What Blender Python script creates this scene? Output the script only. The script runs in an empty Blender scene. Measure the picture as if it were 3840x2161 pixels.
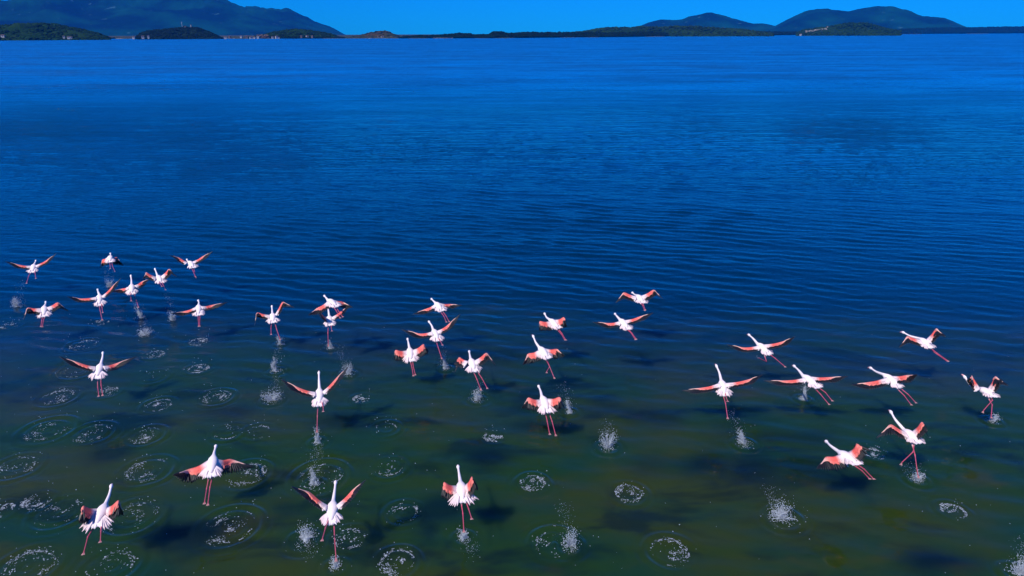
import bpy, math, random
import numpy as np
from mathutils import Vector, Matrix
R = math.radians
random.seed(7)
rng = np.random.default_rng(7)
scene = bpy.context.scene
col = scene.collection

# ------------------------------------------------------------------ camera
CAM_H, FPX, PITCH, ROLL = 9.0, 2560.0, 20.45, -0.20
cam_data = bpy.data.cameras.new('camera')
cam = bpy.data.objects.new('camera', cam_data); col.objects.link(cam)
cam_data.sensor_fit = 'HORIZONTAL'; cam_data.sensor_width = 36.0
cam_data.lens = 36.0 * FPX / 3840.0
cam_data.clip_start = 0.1; cam_data.clip_end = 60000
CROT = Matrix.Rotation(R(90 - PITCH), 3, 'X') @ Matrix.Rotation(R(ROLL), 3, 'Z')
CPOS = Vector((0, 0, CAM_H))
cam.matrix_world = Matrix.Translation(CPOS) @ CROT.to_4x4()
scene.camera = cam

# ------------------------------------------------------------------ sky, sun, exposure
SUN_EL, SUN_AZ = 49.0, 219.0          # compass style: 0 = +Y (away from camera), 90 = +X
world = bpy.data.worlds.new('World'); scene.world = world; world.use_nodes = True
wn, wl = world.node_tree.nodes, world.node_tree.links
wn.clear()
w_out = wn.new('ShaderNodeOutputWorld'); w_bg = wn.new('ShaderNodeBackground')
w_sky = wn.new('ShaderNodeTexSky'); w_sky.sky_type = 'NISHITA'; w_sky.sun_disc = False
w_sky.sun_elevation = R(SUN_EL); w_sky.sun_rotation = R(SUN_AZ)
w_sky.air_density = 1.0; w_sky.dust_density = 0.0; w_sky.ozone_density = 3.0; w_sky.altitude = 0
w_tint = wn.new('ShaderNodeMix'); w_tint.data_type = 'RGBA'; w_tint.blend_type = 'MULTIPLY'
w_tint.inputs['Factor'].default_value = 1.0
w_tint.inputs['B'].default_value = (0.008, 0.345, 1.08, 1)
wl.new(w_sky.outputs[0], w_tint.inputs['A']); wl.new(w_tint.outputs['Result'], w_bg.inputs[0])
w_bg.inputs[1].default_value = 0.15
wl.new(w_bg.outputs[0], w_out.inputs[0])

sun_data = bpy.data.lights.new('sun', 'SUN'); sun_data.energy = 5.0; sun_data.angle = R(0.5)
sun_data.color = (1.0, 0.95, 0.88)
sun = bpy.data.objects.new('sun', sun_data); col.objects.link(sun)
to_sun = Vector((math.sin(R(SUN_AZ)) * math.cos(R(SUN_EL)), math.cos(R(SUN_AZ)) * math.cos(R(SUN_EL)), math.sin(R(SUN_EL))))
sun.rotation_euler = to_sun.to_track_quat('Z', 'Y').to_euler(); sun.location = (0, 0, 60)
scene.view_settings.view_transform = 'Standard'; scene.view_settings.look = 'None'
scene.view_settings.exposure = 0.0; scene.view_settings.gamma = 1.0
scene.view_settings.use_curve_mapping = False
scene.cycles.max_bounces = 5; scene.cycles.volume_bounces = 0
scene.cycles.caustics_reflective = False; scene.cycles.caustics_refractive = False

# ------------------------------------------------------------------ helpers
def ray(px, py):
    return CROT @ Vector(((px - 1920.0) / FPX, -(py - 1080.5) / FPX, -1.0))
def on_plane(px, py, z=0.0):
    d = ray(px, py); t = (z - CAM_H) / d.z
    return CPOS + d * t
def on_dist(px, py, dist):                 # point at horizontal distance dist along the line of sight
    d = ray(px, py); t = dist / math.hypot(d.x, d.y)
    return CPOS + d * t
def bone(parent, px, py, length, far):     # end of a bone of known length seen at a pixel
    d = ray(px, py); q = CPOS - parent
    a, b, c = d.dot(d), 2 * d.dot(q), q.dot(q) - length * length
    disc = b * b - 4 * a * c
    s = math.sqrt(disc) if disc > 0 else 0.0
    return CPOS + d * ((-b + (s if far else -s)) / (2 * a))

def tag(o, label=None, cat=None, group=None, kind=None):
    if label: o['label'] = label
    if cat: o['category'] = cat
    if group: o['group'] = group
    if kind: o['kind'] = kind
    return o

class MB:
    """collects verts, faces and a colour per vertex; builds ONE mesh object"""
    def __init__(s): s.v = []; s.f = []; s.c = []
    def add(s, vs, fs, cs):
        n = len(s.v); s.v += [tuple(v) for v in vs]
        s.f += [tuple(i + n for i in f) for f in fs]
        s.c += (cs if isinstance(cs, list) else [cs] * len(vs))
    def loft(s, rings, cols, cap=True):
        n = len(rings[0]); vs = []; cs = []; fs = []
        for r, c in zip(rings, cols): vs += r; cs += [c] * n
        for i in range(len(rings) - 1):
            for j in range(n):
                k = (j + 1) % n
                fs.append((i*n+j, i*n+k, (i+1)*n+k, (i+1)*n+j))
        if cap:
            fs.append(tuple(range(n - 1, -1, -1))); m = (len(rings) - 1) * n
            fs.append(tuple(m + j for j in range(n)))
        s.add(vs, fs, cs)
    def build(s, name, mat, parent=None, origin=None, smooth=True):
        m = bpy.data.meshes.new(name); o0 = origin or Vector((0, 0, 0))
        m.from_pydata([(v[0]-o0[0], v[1]-o0[1], v[2]-o0[2]) for v in s.v], [], s.f)
        if s.c:
            ca = m.color_attributes.new('tint', 'FLOAT_COLOR', 'POINT')
            ca.data.foreach_set('color', np.array([(c[0], c[1], c[2], 1.0) for c in s.c], dtype=np.float32).ravel())
        if smooth: m.polygons.foreach_set('use_smooth', [True] * len(m.polygons))
        m.materials.append(mat); m.update()
        o = bpy.data.objects.new(name, m); col.objects.link(o)
        if parent is not None: o.parent = parent
        elif origin is not None: o.location = origin
        return o

def frame_of(t, hint):
    t = t.normalized(); a = (hint - t * hint.dot(t))
    if a.length < 1e-5: a = Vector((1, 0, 0)) - t * t.x
    a.normalize(); return t, a, t.cross(a)
def ring(c, t, hint, ra, rb, n=10):
    t, a, b = frame_of(t, hint)
    return [c + a * (ra * math.cos(2*math.pi*k/n)) + b * (rb * math.sin(2*math.pi*k/n)) for k in range(n)]
def catmull(pts, m):
    P = [pts[0] * 2 - pts[1]] + pts + [pts[-1] * 2 - pts[-2]]; out = []
    for i in range(1, len(P) - 2):
        for k in range(m):
            t = k / m; p0, p1, p2, p3 = P[i-1], P[i], P[i+1], P[i+2]
            out.append(0.5 * ((2*p1) + (p2-p0)*t + (2*p0-5*p1+4*p2-p3)*t*t + (3*p1-p0-3*p2+p3)*t*t*t))
    out.append(pts[-1]); return out
def lerp(a, b, t): return a + (b - a) * t
def mixc(a, b, t): return tuple(x + (y - x) * t for x, y in zip(a, b))
def smooth01(x): x = min(max(x, 0), 1); return x * x * (3 - 2 * x)

# ------------------------------------------------------------------ materials
def new_mat(name):
    m = bpy.data.materials.new(name); m.use_nodes = True
    return m, m.node_tree.nodes, m.node_tree.links, m.node_tree.nodes['Principled BSDF']
def tinted(name, rough=0.7, scale=60, amount=0.25, bump=0.0, sub=0.0):
    """base colour = the piece's own painted plumage/skin colour, broken up by noise"""
    m, n, l, b = new_mat(name)
    at = n.new('ShaderNodeAttribute'); at.attribute_name = 'tint'
    tc = n.new('ShaderNodeTexCoord'); nz = n.new('ShaderNodeTexNoise'); nz.inputs['Scale'].default_value = scale
    nz.inputs['Detail'].default_value = 4
    mr = n.new('ShaderNodeMapRange'); mr.inputs[1].default_value = 0.3; mr.inputs[2].default_value = 0.7
    mr.inputs[3].default_value = 1 - amount; mr.inputs[4].default_value = 1 + amount * 0.4
    mx = n.new('ShaderNodeMix'); mx.data_type = 'RGBA'; mx.blend_type = 'MULTIPLY'; mx.inputs['Factor'].default_value = 1
    l.new(tc.outputs['Object'], nz.inputs['Vector']); l.new(nz.outputs[0], mr.inputs[0])
    l.new(at.outputs['Color'], mx.inputs['A']); l.new(mr.outputs[0], mx.inputs['B'])
    l.new(mx.outputs['Result'], b.inputs['Base Color']); b.inputs['Roughness'].default_value = rough
    if bump:
        bp = n.new('ShaderNodeBump'); bp.inputs['Strength'].default_value = bump; bp.inputs['Distance'].default_value = 0.01
        l.new(nz.outputs[0], bp.inputs['Height']); l.new(bp.outputs[0], b.inputs['Normal'])
    return m
M_PLUM = tinted('plumage', 0.8, 45, 0.07, 0.12)
M_COVERT = tinted('wing_coverts', 0.75, 55, 0.22, 0.4)
M_FLIGHT = tinted('flight_feathers', 0.5, 30, 0.3)
M_LEG = tinted('leg_skin', 0.45, 40, 0.25)

# water ------------------------------------------------------------
def make_water_mat():
    m, n, l, b = new_mat('lagoon_water')
    geo = n.new('ShaderNodeNewGeometry')
    def noise(vec, scale, detail=3, rough=0.5, dist=0.0):
        z = n.new('ShaderNodeTexNoise'); z.inputs['Scale'].default_value = scale
        z.inputs['Detail'].default_value = detail; z.inputs['Roughness'].default_value = rough
        z.inputs['Distortion'].default_value = dist; l.new(vec, z.inputs['Vector']); return z
    def mapping(rot, sx, sy):
        mp = n.new('ShaderNodeMapping'); mp.inputs['Rotation'].default_value = (0, 0, R(rot))
        mp.inputs['Scale'].default_value = (sx, sy, 1); l.new(geo.outputs['Position'], mp.inputs['Vector'])
        return mp.outputs[0]
    def mixrgb(f, a, c):
        x = n.new('ShaderNodeMix'); x.data_type = 'RGBA'
        for s, v in (('Factor', f), ('A', a), ('B', c)):
            if isinstance(v, (tuple, float, int)): x.inputs[s].default_value = (*v, 1) if isinstance(v, tuple) else v
            else: l.new(v, x.inputs[s])
        return x.outputs['Result']
    def mrange(v, a, c, d, e, smooth=True):
        x = n.new('ShaderNodeMapRange'); x.interpolation_type = 'SMOOTHSTEP' if smooth else 'LINEAR'
        for i, q in enumerate((a, c, d, e)): x.inputs[i+1].default_value = q
        l.new(v, x.inputs[0]); return x.outputs[0]
    def math_(op, a, c):
        x = n.new('ShaderNodeMath'); x.operation = op
        for i, q in enumerate((a, c)):
            if isinstance(q, (int, float)): x.inputs[i].default_value = q
            else: l.new(q, x.inputs[i])
        return x.outputs[0]
    sep = n.new('ShaderNodeSeparateXYZ'); l.new(geo.outputs['Position'], sep.inputs[0])
    # the bed: olive silt in the shallows, browner and greener drifts, weed; deeper and bluer farther out
    big = noise(mapping(-14, 0.16, 0.30), 1.0, 4, 0.55, 0.4)
    sml = noise(mapping(-10, 0.5, 1.0), 1.0, 3)
    silt = mixrgb(mrange(big.outputs[0], 0.42, 0.62, 0, 1), WATER['silt_green'], WATER['silt_brown'])
    silt = mixrgb(mrange(sml.outputs[0], 0.4, 0.7, 0, 0.55), silt, WATER['silt_teal'])
    yy = math_('ADD', sep.outputs[1], math_('MULTIPLY', big.outputs[0], 9.0))
    drift = noise(mapping(10, 0.30, 0.62), 1.0, 4, 0.6, 0.5)
    silt = mixrgb(mrange(drift.outputs[0], 0.50, 0.66, 0, 0.62), silt, WATER['weed_and_shade'])
    pale = noise(mapping(-20, 0.45, 0.7), 1.0, 3, 0.5, 0.3)
    silt = mixrgb(mrange(pale.outputs[0], 0.60, 0.74, 0, 0.5), silt, (0.036, 0.036, 0.006))
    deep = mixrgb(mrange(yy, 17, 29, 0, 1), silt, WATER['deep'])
    # wind streaks farther out: sheen painted into the colour, long along the crests
    st1 = noise(mapping(9, 0.05, 0.42), 1.0, 5, 0.72, 0.3); st2 = noise(mapping(6, 0.010, 0.055), 1.0, 5, 0.7, 0.4)
    streak = mrange(math_('ADD', math_('MULTIPLY', st1.outputs[0], 0.6), math_('MULTIPLY', st2.outputs[0], 0.4)), 0.40, 0.60, 0, 1)
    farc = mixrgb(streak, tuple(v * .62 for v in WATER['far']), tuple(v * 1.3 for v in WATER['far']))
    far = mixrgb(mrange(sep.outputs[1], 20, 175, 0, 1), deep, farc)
    at = n.new('ShaderNodeAttribute'); at.attribute_name = 'weed_and_shade'  # darkens the colour for bed weed and for painted bird shadows
    colr = mixrgb(at.outputs['Fac'], far, WATER['weed_and_shade'])
    l.new(colr, b.inputs['Base Color'])
    l.new(math_('MULTIPLY', mrange(sep.outputs[1], 36, 190, 0.03, 0.38), mrange(streak, 0, 1, 1.25, 0.75)), b.inputs['Roughness']); b.inputs['IOR'].default_value = 1.333
    b.subsurface_method = 'BURLEY'; b.inputs['Subsurface Weight'].default_value = 1.0       # murky water blurs what shades it
    b.inputs['Subsurface Radius'].default_value = (0.8, 1.0, 0.9); b.inputs['Subsurface Scale'].default_value = 0.8
    # fine ripples
    r1 = noise(mapping(12, 1.2, 3.6), 1.0, 4, 0.6, 0.3)
    r2 = noise(mapping(8, 5.0, 9.0), 1.0, 3, 0.6, 0.2)
    patch = noise(mapping(-10, 0.02, 0.05), 1.0, 2)
    r0 = noise(mapping(14, 0.15, 1.3), 1.0, 3, 0.55, 0.2)
    far_amp = mrange(sep.outputs[1], 28, 80, 0.0, 0.60)
    r00 = noise(mapping(10, 0.07, 0.36), 1.0, 4, 0.65, 0.2); vfar = mrange(sep.outputs[1], 70, 260, 0.0, 1.3)
    h = math_('ADD', math_('ADD', math_('ADD', math_('MULTIPLY', r00.outputs[0], vfar), math_('MULTIPLY', r0.outputs[0], far_amp)), math_('MULTIPLY', r1.outputs[0], 0.10)), math_('MULTIPLY', r2.outputs[0], 0.022))
    amp = math_('MULTIPLY', mrange(patch.outputs[0], 0.35, 0.65, 0.55, 1.15), mrange(sep.outputs[1], 15, 55, 0.10, 1.0))
    bp = n.new('ShaderNodeBump'); bp.inputs['Distance'].default_value = 1.0
    l.new(h, bp.inputs['Height']); l.new(amp, bp.inputs['Strength'])
    l.new(bp.outputs[0], b.inputs['Normal'])
    return m
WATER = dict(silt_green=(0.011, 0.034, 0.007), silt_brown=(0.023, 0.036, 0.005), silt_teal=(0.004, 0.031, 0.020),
             deep=(0.0, 0.016, 0.044), far=(0.0, 0.105, 0.34), weed_and_shade=(0.001, 0.006, 0.010))

# foam rings left by running feet: x, y (photo), radius in photo pixels, flecks, ring strength
RINGS = [(313,1294,62,60,1),(581,1330,45,60,.6),(40,1218,48,90,.5),(298,1390,75,60,1),(574,1416,58,80,.7),(745,1383,50,80,.7),
 (745,1282,46,70,.4),(375,1210,40,60,.4),(405,1470,50,60,.6),(216,1490,78,90,1),(596,1520,62,100,.9),(812,1490,68,70,1.2),
 (1356,1495,42,80,.5),(176,1614,100,110,1.2),(346,1625,82,50,1),(548,1635,74,90,1),(857,1622,62,80,.9),(966,1622,62,120,.6),
 (1446,1610,58,70,.9),(1460,1755,66,80,1.1),(60,1752,92,110,1),(548,1766,102,120,1.2),(924,1781,95,120,1.1),(1200,1790,112,50,1.5),
 (134,1886,66,130,.6),(223,1923,104,90,1),(4,1916,62,90,.8),(500,1938,112,110,1.2),(862,1975,122,190,1.3),(1312,2020,80,60,.7),
 (1513,1923,76,90,1.1),(1490,2110,90,110,1.2),(104,2124,122,130,1.1),(417,2124,112,90,1.0),(2080,2042,98,60,1.5),
 (1998,1813,66,70,1.3),(2358,1850,72,110,1),(2512,2070,100,120,1),(3575,1917,60,90,.8),(3280,1704,48,90,.3),(1850,1640,50,90,.3)]
# standing splashes: x, y base, height px, width px, style, trail (dx, dy) of falling drops, shape seed
SPLASH = [(70,1148,30,36,'puff',(28,-75)),(414,1075,26,26,'crown',(-4,-70)),(530,1190,34,26,'plume',(-15,-30)),(545,1256,22,44,'puff',(-10,-30)),
 (648,1200,26,22,'puff',(-8,-90)),(1052,1290,26,24,'crown',(0,0)),(1035,1392,42,30,'puff',(12,-50)),(1240,1306,26,18,'plume',(-6,0)),
 (1305,1402,34,40,'crown',(-30,-75)),(1020,1500,34,64,'burst',(20,-60)),(1190,1660,54,22,'plume',(6,60)),(1180,1815,58,38,'plume',(-2,-55)),
 (1140,2030,50,74,'burst',(30,60)),(1262,2126,30,34,'crown',(0,0)),(1738,2018,28,32,'crown',(40,60)),(2135,2045,70,64,'crown',(-30,-110)),
 (1672,1382,50,22,'plume',(-10,-20)),(1790,1500,36,34,'crown',(10,-40)),(2136,1546,46,22,'plume',(-22,-80)),(2280,1680,56,56,'crown',(-10,-40)),
 (2790,1664,50,50,'plume',(-56,-84)),(3012,1496,44,28,'plume',(0,-40)),(3720,1578,22,34,'crown',(0,0)),(3440,1800,26,36,'crown',(-14,-20)),
 (2935,1944,58,96,'burst',(-60,-70)),(3815,2150,60,60,'burst',(10,-90))]
WEED_AND_SHADE = [(700,2000,190,60,.75),(400,1700,120,40,.6),(1690,1905,150,70,.7),(1850,1720,120,45,.7),(2660,1740,260,70,.75),(2450,1560,150,40,.5),  # soft dark patches: bottom weed, and some bird shadows painted in
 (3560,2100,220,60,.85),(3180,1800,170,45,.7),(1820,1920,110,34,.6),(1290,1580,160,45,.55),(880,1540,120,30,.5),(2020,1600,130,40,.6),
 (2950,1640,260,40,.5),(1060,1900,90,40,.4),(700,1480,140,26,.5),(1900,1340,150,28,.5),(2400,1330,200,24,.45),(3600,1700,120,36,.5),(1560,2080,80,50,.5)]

def water():
    front = np.arange(-0.86, 0.86, 0.0022)
    back = np.linspace(0.86, 2 * math.pi - 0.86, 60)
    th = np.concatenate([front, back[:-1]])
    rs = [0.0, 1.0, 2.5, 4.0, 5.5, 6.6]; r = 7.2
    while r < 38: rs.append(r); r *= 1.0030
    while r < 260: rs.append(r); r *= 1.0055
    while r < 8000: rs.append(r); r *= 1.06
    rs = np.array(rs); nr, nt = len(rs), len(th)
    RR, TT = np.meshgrid(rs, th, indexing='ij')
    X, Y = RR * np.sin(TT), RR * np.cos(TT)
    ds = np.maximum(RR * 0.0042, 0.02)
    fade_back = np.clip((1.0 - np.abs(((TT + math.pi) % (2*math.pi)) - math.pi)) / 0.14, 0, 1)
    Z = np.zeros_like(X)
    g = np.random.default_rng(3)
    patch = 0.75 + 0.35 * np.sin(X * 0.11 + Y * 0.05 + 1.0) * np.sin(Y * 0.09 - X * 0.03)
    for i in range(96):
        lam = float(np.exp(g.uniform(math.log(0.28), math.log(0.95)))) if i < 74 else float(np.exp(g.uniform(math.log(1.3), math.log(6.0))))
        ang = R(15) + g.normal(0, 0.22 if i < 74 else 0.3)
        k = 2 * math.pi / lam
        slope = 0.029 if lam < 1.2 else 0.0135 * (1.3 / lam) ** 0.6
        att = np.clip((lam / ds - 2.4) / 2.0, 0, 1)
        calm = (0.22 if lam < 1.2 else 0.5) + (0.78 if lam < 1.2 else 0.5) * np.clip((Y - 17) / 16, 0, 1)
        Z += (slope / k) * np.sin(k * (X * math.sin(ang) + Y * math.cos(ang)) + g.uniform(0, 6.28)) * att * calm
    Z *= patch * fade_back
    W = np.zeros_like(X)
    sub = (RR < 40) & (Y > 0)
    xs, ys = X[sub], Y[sub]; zs = np.zeros_like(xs); ws = np.zeros_like(xs)
    for (px, py, rp, nf, st) in RINGS:
        c = on_plane(px, py); e = on_plane(px + rp, py); rad = (e - c).length
        d = np.hypot(xs - c.x, ys - c.y); w = 0.05 + 0.02 * rad
        near = d < rad + 1.0
        dd = d[near]
        k_ = 2 * math.pi / (0.16 + 0.05 * rad); pk = np.exp(-((dd - rad) / (0.20 + .12 * rad)) ** 2)
        hh = 0.0045 * st * pk * np.cos((dd - rad) * k_)
        hh += 0.012 * st * np.exp(-((dd - rad) / w) ** 2) - 0.011 * st * np.exp(-((dd - rad + 2.0 * w) / w) ** 2)
        hh += 0.010 * st * np.exp(-((dd - rad * 0.62) / w) ** 2) - 0.006 * st * np.exp(-((dd - rad - 2.0 * w) / w) ** 2)
        hh += 0.012 * st * np.cos(dd * 30) * np.exp(-(dd / (rad * 0.35)) ** 2)
        zs[near] += hh * (0.6 + 0.4 * np.sin(np.arctan2(ys[near]-c.y, xs[near]-c.x) + px))
    for sp in SPLASH:
        c = on_plane(sp[0], sp[1]); rad = 0.12 + sp[3] / 400.0
        d = np.hypot(xs - c.x, ys - c.y)
        zs += 0.014 * np.cos((d - rad) * 26) * np.exp(-((d - rad) / 0.16) ** 2)
    for (px, py, rx, ry, a) in WEED_AND_SHADE:
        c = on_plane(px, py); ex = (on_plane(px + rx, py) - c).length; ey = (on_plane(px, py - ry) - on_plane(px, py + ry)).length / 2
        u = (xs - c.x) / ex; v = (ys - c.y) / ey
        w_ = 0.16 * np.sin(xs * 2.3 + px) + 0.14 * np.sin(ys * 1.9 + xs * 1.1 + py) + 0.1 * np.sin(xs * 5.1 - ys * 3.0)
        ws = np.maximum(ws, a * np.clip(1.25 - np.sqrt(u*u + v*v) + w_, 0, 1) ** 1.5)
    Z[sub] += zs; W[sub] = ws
    co = np.stack([X, Y, Z], -1).reshape(-1, 3).astype(np.float32)
    i, j = np.meshgrid(np.arange(nr - 1), np.arange(nt), indexing='ij')
    j2 = (j + 1) % nt
    quads = np.stack([i*nt+j, (i+1)*nt+j, (i+1)*nt+j2, i*nt+j2], -1).reshape(-1, 4)[:, ::-1].astype(np.int32)
    m = bpy.data.meshes.new('water')
    m.vertices.add(len(co)); m.vertices.foreach_set('co', co.ravel())
    nq = len(quads); m.loops.add(nq * 4); m.loops.foreach_set('vertex_index', quads.ravel())
    m.polygons.add(nq); m.polygons.foreach_set('loop_start', np.arange(0, nq*4, 4, dtype=np.int32))
    m.polygons.foreach_set('loop_total', np.full(nq, 4, dtype=np.int32))
    m.polygons.foreach_set('use_smooth', np.ones(nq, dtype=bool))
    at = m.attributes.new('weed_and_shade', 'FLOAT', 'POINT'); at.data.foreach_set('value', W.ravel().astype(np.float32))
    m.update(); m.validate()
    m.materials.append(make_water_mat())
    o = bpy.data.objects.new('water', m); col.objects.link(o)
    tag(o, 'dark blue rippled lagoon, olive green where it is shallow', kind='structure')
water()

# ------------------------------------------------------------------ far shore
def land_mat(name, c1, c2, c3, s1=0.01, s2=0.08, rocky=0.62):
    m, n, l, b = new_mat(name)
    geo = n.new('ShaderNodeNewGeometry')
    a = n.new('ShaderNodeTexNoise'); a.inputs['Scale'].default_value = s1; a.inputs['Detail'].default_value = 6
    c = n.new('ShaderNodeTexNoise'); c.inputs['Scale'].default_value = s2; c.inputs['Detail'].default_value = 5
    for t in (a, c): l.new(geo.outputs['Position'], t.inputs['Vector'])
    def mx(f, A, B):
        x = n.new('ShaderNodeMix'); x.data_type = 'RGBA'; l.new(f, x.inputs['Factor'])
        if isinstance(A, tuple): x.inputs['A'].default_value = (*A, 1)
        else: l.new(A, x.inputs['A'])
        x.inputs['B'].default_value = (*B, 1); return x.outputs['Result']
    def mr(v, p, q):
        x = n.new('ShaderNodeMapRange'); x.inputs[1].default_value = p; x.inputs[2].default_value = q; l.new(v, x.inputs[0]); return x.outputs[0]
    k = mx(mr(a.outputs[0], 0.4, 0.62), c1, c2)
    k = mx(mr(c.outputs[0], rocky, rocky + 0.08), k, c3)
    l.new(k, b.inputs['Base Color']); b.inputs['Roughness'].default_value = 0.95; b.inputs['Specular IOR Level'].default_value = 0.05
    bp = n.new('ShaderNodeBump'); bp.inputs['Strength'].default_value = 0.6; bp.inputs['Distance'].default_value = 3
    l.new(c.outputs[0], bp.inputs['Height']); l.new(bp.outputs[0], b.inputs['Normal'])
    return m
M_MOUNT = land_mat('mountain_scrub', (0.001, 0.008, 0.004), (0.003, 0.040, 0.020), (0.03, 0.09, 0.09), 0.0035, 0.016, 0.66)
M_GREEN = land_mat('hill_scrub', (0.005, 0.022, 0.003), (0.014, 0.038, 0.005), (0.06, 0.055, 0.025), 0.015, 0.09, 0.66)
M_DARK = land_mat('wooded_islet', (0.004, 0.012, 0.006), (0.008, 0.020, 0.007), (0.03, 0.03, 0.015), 0.02, 0.1, 0.75)
M_BROWN = land_mat('dry_hill', (0.045, 0.034, 0.014), (0.022, 0.032, 0.009), (0.09, 0.065, 0.04), 0.02, 0.1, 0.62)
M_SHORE = land_mat('shore_soil', (0.03, 0.04, 0.015), (0.05, 0.05, 0.02), (0.25, 0.2, 0.14), 0.01, 0.03, 0.62)

from mathutils import noise as mnoise
def ridge(name, label, dist, prof, depth, mat, rough=1.0, step=4, base_off=-3.0):
    """a hill: a skyline at its real distance, with its own thickness, spurs and gullies"""
    xs = np.arange(prof[0][0], prof[-1][0] + step, step)
    px = np.array([p[0] for p in prof]); py = np.array([p[1] for p in prof])
    tops = np.interp(xs, px, py)
    k = np.ones(5) / 5; pad = np.pad(tops, 2, mode='edge'); tops = np.convolve(pad, k, 'valid')
    nv = 26; vs = []; fs = []
    for i, x in enumerate(xs):
        top = on_dist(x, tops[i], dist); H = max(top.z, 1.0)
        dirv = Vector((top.x, top.y, 0)).normalized()
        for j in range(nv):
            s = -1 + 2 * j / (nv - 1)
            prof_h = (1 - abs(s) ** 1.5) if s < 0 else (1 - s * s)
            q = Vector((top.x, top.y, 0)) + dirv * (s * depth)
            f = 3.2 / depth
            nz = mnoise.fractal(Vector((q.x * f, q.y * f, dist * 0.01)), 1.0, 2.0, 6)
            nz2 = mnoise.fractal(Vector((q.x * f * 5, q.y * f * 5, 7.0)), 1.0, 2.0, 4)
            h = H * prof_h * (1 + rough * (0.62 * nz * abs(s) ** 0.6 * (1 - abs(s)) * 2 + 0.03 * nz2))
            vs.append((q.x, q.y, h + base_off * (1 if abs(s) > 0.99 else 0)))
    n = len(xs)
    for i in range(n - 1):
        for j in range(nv - 1):
            a = i * nv + j; fs.append((a, a + nv, a + nv + 1, a + 1))
    fs.append(tuple(range(nv))); fs.append(tuple((n-1)*nv + j for j in range(nv-1, -1, -1)))
    m = bpy.data.meshes.new(name); m.from_pydata(vs, [], fs)
    m.polygons.foreach_set('use_smooth', [True] * len(m.polygons)); m.materials.append(mat); m.update()
    o = bpy.data.objects.new(name, m); col.objects.link(o)
    tag(o, label, kind='structure'); return o

P_LM = [(-500,30),(-300,0),(0,8),(50,11),(90,-4),(150,-28),(220,-30),(262,-4),(295,9),(330,12),(360,5),(420,2),(500,-14),(620,-24),(740,-20),(790,0),(850,6),(900,17),(960,22),(1012,28),(1086,45),(1142,71),(1183,91),(1247,104),(1295,132),(1340,143)]
P_LH = [(-260,110),(-100,100),(0,99),(75,92),(157,88),(205,92),(261,104),(317,114),(373,128),(410,143)]
P_DI = [(508,144),(525,128),(559,117),(634,110),(690,104),(742,106),(783,121),(820,138),(834,145)]
P_VH = [(925,144),(993,130),(1049,117),(1105,111),(1161,115),(1235,127),(1273,141)]
P_BH = [(1312,142),(1347,132),(1392,121),(1433,115),(1459,119),(1496,136),(1508,143)]
P_RH = [(2130,124),(2182,119),(2231,110),(2273,104),(2355,104),(2437,102),(2519,101),(2602,99),(2684,105),(2766,110),(2849,120),(2900,126)]
P_RM1 = [(2370,110),(2388,103),(2437,82),(2478,75),(2544,76),(2602,58),(2664,49),(2705,56),(2766,74),(2821,88),(2862,88),(2903,97),(2960,114)]
P_RM2 = [(2890,108),(2912,95),(2965,68),(3027,41),(3068,36),(3130,37),(3183,42),(3233,30),(3274,26),(3348,26),(3397,39),(3459,60),(3541,68),(3582,84),(3619,101),(3660,115)]
P_RG = [(2985,124),(3010,114),(3068,105),(3130,97),(3171,88),(3253,87),(3286,97),(3335,110),(3380,118)]
ridge('mountain', 'long blue mountain behind the left shore, its crest leaving the photo', 7000, P_LM, 1300, M_MOUNT, 1.0, 8)
ridge('mountain', 'rounded blue mountain with a rocky crown right of the middle', 6000, P_RM1, 500, M_MOUNT, 0.35, 4)
ridge('mountain', 'double humped blue mountain with pale rock scars on the right', 6000, P_RM2, 700, M_MOUNT, 0.45, 5)
ridge('hill', 'low dark green hill on the far left shore', 1750, P_LH, 150, M_GREEN, 1.0, 3)
ridge('hill', 'dark wooded islet with a chapel on its top', 1750, P_DI, 80, M_DARK, 0.7, 3)
ridge('hill', 'dark green hill above the shore village', 1800, P_VH, 90, M_GREEN, 0.8, 3)
ridge('hill', 'small brown dome hill with a white house at its foot', 1800, P_BH, 60, M_BROWN, 0.5, 3)
ridge('hill', 'long low olive hill behind the tree belt, middle right', 2150, P_RH, 160, M_GREEN, 0.8, 4)
ridge('hill', 'low green hill with ruins in front of the double mountain', 2350, P_RG, 130, M_GREEN, 0.8, 3)

SHORE = [(-700,149.5),(0,147),(420,146),(900,145.5),(1500,144.5),(1860,143.5),(2300,139.5),(2880,133),(3300,129),(3840,125.5),(4600,121)]
def shore_y(x): return float(np.interp(x, [p[0] for p in SHORE], [p[1] for p in SHORE]))
def shoreland():
    mb = MB(); n = 0
    xs = np.arange(-700, 4601, 20); rows = (0, 6, 30, 200, 3000, 9000)
    vs = []; fs = []
    for x in xs:
        p = on_plane(x, shore_y(x) + 0.35 * math.sin(x * 0.021) + 0.25 * math.sin(x * 0.057)); d = Vector((p.x, p.y, 0)).normalized()
        if p.length > 7000: p = d * 2400
        for k, r_ in enumerate(rows):
            q = p + d * min(r_, 7800 - p.length); vs.append((q.x, q.y, (-0.6, 0.25, 1.0, 1.6, 2.5, 2.5)[k]))
    R_ = len(rows)
    for i in range(len(xs) - 1):
        for k in range(R_ - 1):
            a = i * R_ + k; fs.append((a, a + R_, a + R_ + 1, a + 1))
    mb.add(vs, fs, (1, 1, 1)); o = mb.build('shore', M_SHORE)
    tag(o, 'flat far shore along the edge of the lagoon', kind='structure')
shoreland()

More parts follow.
